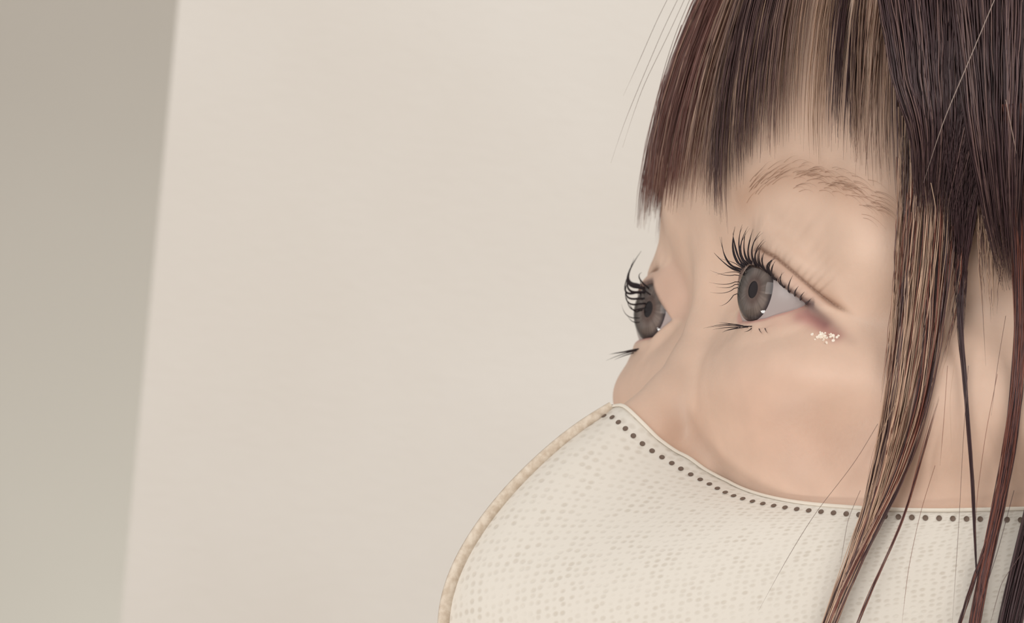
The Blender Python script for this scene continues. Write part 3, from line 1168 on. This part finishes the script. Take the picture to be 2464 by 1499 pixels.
# single loose strands
STRAY = [
    ([(2112, 1020), (2060, 1110), (1960, 1235), (1890, 1350), (1825, 1470)], 0.05, HM), ([(2250, 1120), (2215, 1230), (2185, 1370), (2168, 1520)], 0.05, HR),
    ([(2330, 880), (2318, 1050), (2308, 1250), (2290, 1520)], 0.05, HM), ([(2070, 1180), (2040, 1250), (2020, 1370)], 0.045, HM),
    ([(2160, 960), (2100, 1080), (2075, 1230)], 0.04, HT), ([(2400, 900), (2372, 1040), (2350, 1200), (2345, 1330)], 0.05, HR),
    ([(2350, 560), (2362, 700), (2372, 880)], 0.05, HM), ([(2420, 760), (2400, 880), (2385, 1000)], 0.05, HM),
    ([(2368, 520), (2385, 640), (2392, 760)], 0.06, HT), ([(2215, 900), (2150, 1060), (2130, 1180)], 0.05, HR),
    ([(2280, 880), (2272, 1000), (2262, 1120)], 0.05, HR), ([(2300, 850), (2285, 960), (2290, 1090)], 0.04, HT),
    ([(2440, 1180), (2400, 1330), (2340, 1510)], 0.06, HD), ([(2460, 1330), (2410, 1400), (2380, 1510)], 0.06, HM),
    ([(2405, -30), (2330, 150), (2270, 290), (2222, 440)], 0.11, np.array(srgb(170, 150, 140)[:3])), ([(2420, 240), (2434, 310), (2446, 370)], 0.1, np.array(srgb(165, 140, 128)[:3])),
    ([(2240, 440), (2252, 500), (2248, 560)], 0.09, HT),
]
for px, r, c in STRAY:
    P = lay(catmull(px, 22), off_top=14.0, off_low=4.0)
    hair_obj('loose_strand', [P], r * np.clip((1.03 - np.linspace(0, 1, 22)) / 0.3, 0.3, 1)[None], [c])
GB = np.array(srgb(150, 132, 122)[:3])
FLY = [[(1650, -40), (1600, 60), (1545, 190), (1500, 300), (1470, 392)], [(1625, -40), (1580, 50), (1530, 165), (1500, 230)], [(1660, -30), (1605, 90), (1548, 205), (1515, 300), (1498, 355)],
       [(1672, -30), (1625, 80), (1590, 190), (1570, 300), (1556, 400)], [(1680, -20), (1630, 110), (1585, 250), (1565, 380), (1556, 470)], [(1640, 60), (1600, 170), (1572, 300), (1562, 440), (1550, 530)],
       [(1600, 180), (1580, 330), (1570, 450), (1560, 520)]]
for i, px in enumerate(FLY):
    cen = catmull(px, 24)
    P = np.array([on_sagittal(x, y, -4.0 + 1.5 * i) for x, y in cen])
    hair_obj('loose_strand', [P], (0.055 if i < 3 else 0.07) * np.clip((1.03 - np.linspace(0, 1, 24)) / 0.4, 0.3, 1)[None], [GB if i < 4 else HM])

# ------------------------------------------------------------------ lashes and brow hairs
def near_ray(px, py, q):
    o, d = head_ray(px, py)
    return o + d * ((q - o) @ d)


def lash(base_px, mid_px, tip_px, r=0.16, far=False, lift=8.0, toward=0.0):
    c = EYE * np.array([-1, 1, 1]) if far else EYE
    b = near_ray(*base_px, c) if far else on_sphere(*base_px, c, LID_R + 0.1)
    if far:
        o, d = head_ray(*base_px)
        m = near_ray(*base_px, c)
        b = m if np.linalg.norm(m - c) > LID_R else on_sphere(*base_px, c, LID_R)
    rad = (b - c) / np.linalg.norm(b - c)
    q = b + rad * lift * 0.5 + np.array([toward * 0.5, 0, 0])
    m = near_ray(*mid_px, q)
    t = near_ray(*tip_px, b + rad * lift + np.array([toward, 0, 0]))
    s = np.linspace(0, 1, 12)[:, None]
    ctrl = 2 * m - 0.5 * (b + t)
    P = (1 - s) ** 2 * b + 2 * (1 - s) * s * ctrl + s * s * t
    P[0] -= rad * 0.6
    return P, r * np.clip(1.05 - np.linspace(0, 1, 12) ** 1.5, 0.08, 1)


NEAR_UP = [((1775, 650), (1752, 640), (1718, 608)), ((1778, 645), (1748, 625), (1736, 570)), ((1782, 640), (1765, 600), (1768, 545)), ((1786, 636), (1770, 600), (1764, 560)),
           ((1790, 634), (1778, 590), (1786, 540)), ((1794, 632), (1782, 595), (1800, 545)), ((1800, 630), (1790, 600), (1795, 555)), ((1806, 630), (1800, 600), (1812, 550)),
           ((1815, 634), (1810, 596), (1830, 556)), ((1822, 638), (1818, 608), (1838, 576)), ((1835, 645), (1826, 622), (1832, 590)), ((1842, 652), (1834, 630), (1840, 605)),
           ((1852, 660), (1846, 638), (1866, 622)), ((1858, 664), (1850, 640), (1864, 622)), ((1866, 672), (1856, 652), (1866, 628)), ((1885, 690), (1878, 676), (1882, 655)),
           ((1898, 702), (1898, 686), (1908, 662)), ((1912, 711), (1914, 700), (1922, 688)), ((1926, 721), (1928, 712), (1936, 702)), ((1940, 731), (1945, 726), (1952, 718)),
           ((1772, 660), (1745, 662), (1708, 650)), ((1772, 676), (1745, 684), (1706, 679)), ((1770, 690), (1746, 704), (1708, 703)), ((1768, 705), (1750, 728), (1730, 736)),
           ((1770, 682), (1752, 692), (1722, 690)), ((1780, 642), (1760, 630), (1728, 622)), ((1776, 655), (1755, 655), (1722, 662))]
for k, (b, m, t) in enumerate(NEAR_UP):
    thick = 0.2 if k < 20 else 0.08
    for q in range(2 if k < 16 else 1):
        j = rng.normal(0, 2.2, (3, 2)) * q
        P, r = lash(np.array(b) + j[0], np.array(m) + j[1], np.array(t) + j[2] * 1.5, thick * (1 if q == 0 else 0.6), toward=1.5)
        hair_obj('eyelash', [P], r[None], [HD], M_lash, sides=5)
NEAR_LO = [((1792, 786), (1750, 780), (1692, 790)), ((1796, 787), (1755, 783), (1700, 789)), ((1788, 787), (1750, 788), (1715, 793)), ((1800, 787), (1765, 780), (1730, 776)), ((1806, 786), (1775, 790), (1742, 797)),
           ((1812, 785), (1802, 795), (1790, 798)), ((1825, 784), (1828, 795), (1834, 802)), ((1840, 784), (1842, 794), (1848, 802)), ((1815, 785), (1780, 784), (1745, 781)), ((1783, 788), (1755, 793), (1738, 800))]
for b, m, t in NEAR_LO:
    P, r = lash(b, m, t, 0.11, lift=6)
    hair_obj('eyelash', [P], r[None], [HD], M_lash, sides=5)
FAR = [((1545, 690), (1510, 672), (1543, 604), 0.3), ((1540, 684), (1512, 668), (1536, 614), 0.24), ((1548, 700), (1510, 690), (1526, 622), 0.24), ((1538, 700), (1505, 700), (1516, 650), 0.24),
       ((1545, 716), (1508, 712), (1514, 668), 0.2), ((1548, 728), (1512, 728), (1506, 690), 0.18), ((1545, 740), (1518, 742), (1507, 706), 0.15), ((1540, 745), (1526, 748), (1512, 724), 0.13),
       ((1532, 765), (1508, 758), (1496, 732), 0.09), ((1532, 776), (1520, 772), (1510, 760), 0.09), ((1556, 690), (1538, 668), (1545, 655), 0.16), ((1560, 706), (1545, 690), (1540, 672), 0.14),
       ((1548, 842), (1505, 850), (1458, 868), 0.13), ((1550, 840), (1510, 846), (1470, 852), 0.16), ((1545, 845), (1510, 853), (1478, 866), 0.14), ((1552, 838), (1520, 842), (1485, 850), 0.16), ((1546, 842), (1500, 846), (1465, 853), 0.08)]
for b, m, t, w in FAR:
    P, r = lash(b, m, t, w * 1.2, far=True, lift=7)
    hair_obj('eyelash', [P], r[None], [HD], M_lash, sides=5)
# short brow hairs
ps, rs, cs_ = [], [], []
bline = resample(bp, 200, 4)
gN = grad(sdf, bline, 0.3)
gN /= np.linalg.norm(gN, axis=1)[:, None]
for _ in range(130):
    i = int(rng.integers(4, 196))
    p = bline[i] + np.array([0, 0, rng.normal(0, 1.5)])
    tdir = bline[min(i + 4, 199)] - bline[i - 4]
    tdir /= np.linalg.norm(tdir)
    L = rng.uniform(3, 6)
    s = np.linspace(0, 1, 6)[:, None]
    P = p + tdir * L * s + np.array([0, 0, 1.0]) * (L * 0.25 * (1 - s) * s * 2) + gN[i] * (0.5 * s)
    dd = sdf(P)
    P = P + gN[i] * np.clip(0.12 - dd, -0.3, 3)[:, None]
    ps.append(P)
    rs.append(0.035 * np.clip(1.05 - s[:, 0], 0.2, 1))
    cs_.append(np.array(srgb(168, 130, 106)[:3]) * rng.uniform(0.7, 1.2))
for sg in (1, -1):
    hair_obj('eyebrow', np.array(ps) * np.array([sg, 1, 1]), np.array(rs), cs_, stuff=True)

# glitter on the lower lid
M_glit, *_x = material('glitter', srgb(246, 232, 216), 0.15, 0.8)
gv, gf = [], []
for _ in range(34):
    h = hit(rng.normal(1985, 16), rng.normal(811, 6))
    if h is None:
        continue
    n = grad(sdf, h[None], 0.3)[0]
    n /= np.linalg.norm(n)
    n2_ = n + rng.normal(0, 0.25, 3)
    n2_ /= np.linalg.norm(n2_)
    a = np.cross(n2_, rng.normal(0, 1, 3))
    a /= np.linalg.norm(a)
    b = np.cross(n2_, a)
    k0 = len(gv)
    R_ = rng.uniform(0.15, 0.38)
    for q in range(6):
        gv.append(h + n * 0.12 + R_ * (math.cos(q * math.pi / 3) * a + math.sin(q * math.pi / 3) * b))
    for q in range(6):
        gv.append(h - n * 0.1 + R_ * (math.cos(q * math.pi / 3) * a + math.sin(q * math.pi / 3) * b))
    gf.append(tuple(range(k0, k0 + 6)))
    for q in range(6):
        gf.append((k0 + q, k0 + (q + 1) % 6, k0 + 6 + (q + 1) % 6, k0 + 6 + q))
o = link_obj('eye_glitter', pydata('eye_glitter', gv, gf, False), M_glit, person)
o['kind'] = 'stuff'

for o in C.objects:
    n = o.name.split('.')[0]
    t = {'centre_seam': 'tan welded seam strip down the middle of the mask', 'fringe': 'straight brown fringe ending above the eyebrows', 'knit_top': 'cream knitted top',
         'eye_glitter': 'pale glitter dabbed under the outer corner of the eye', 'long_hair': 'dark brown hair over the skull and down the back'}.get(n)
    if t:
        o['label'] = t
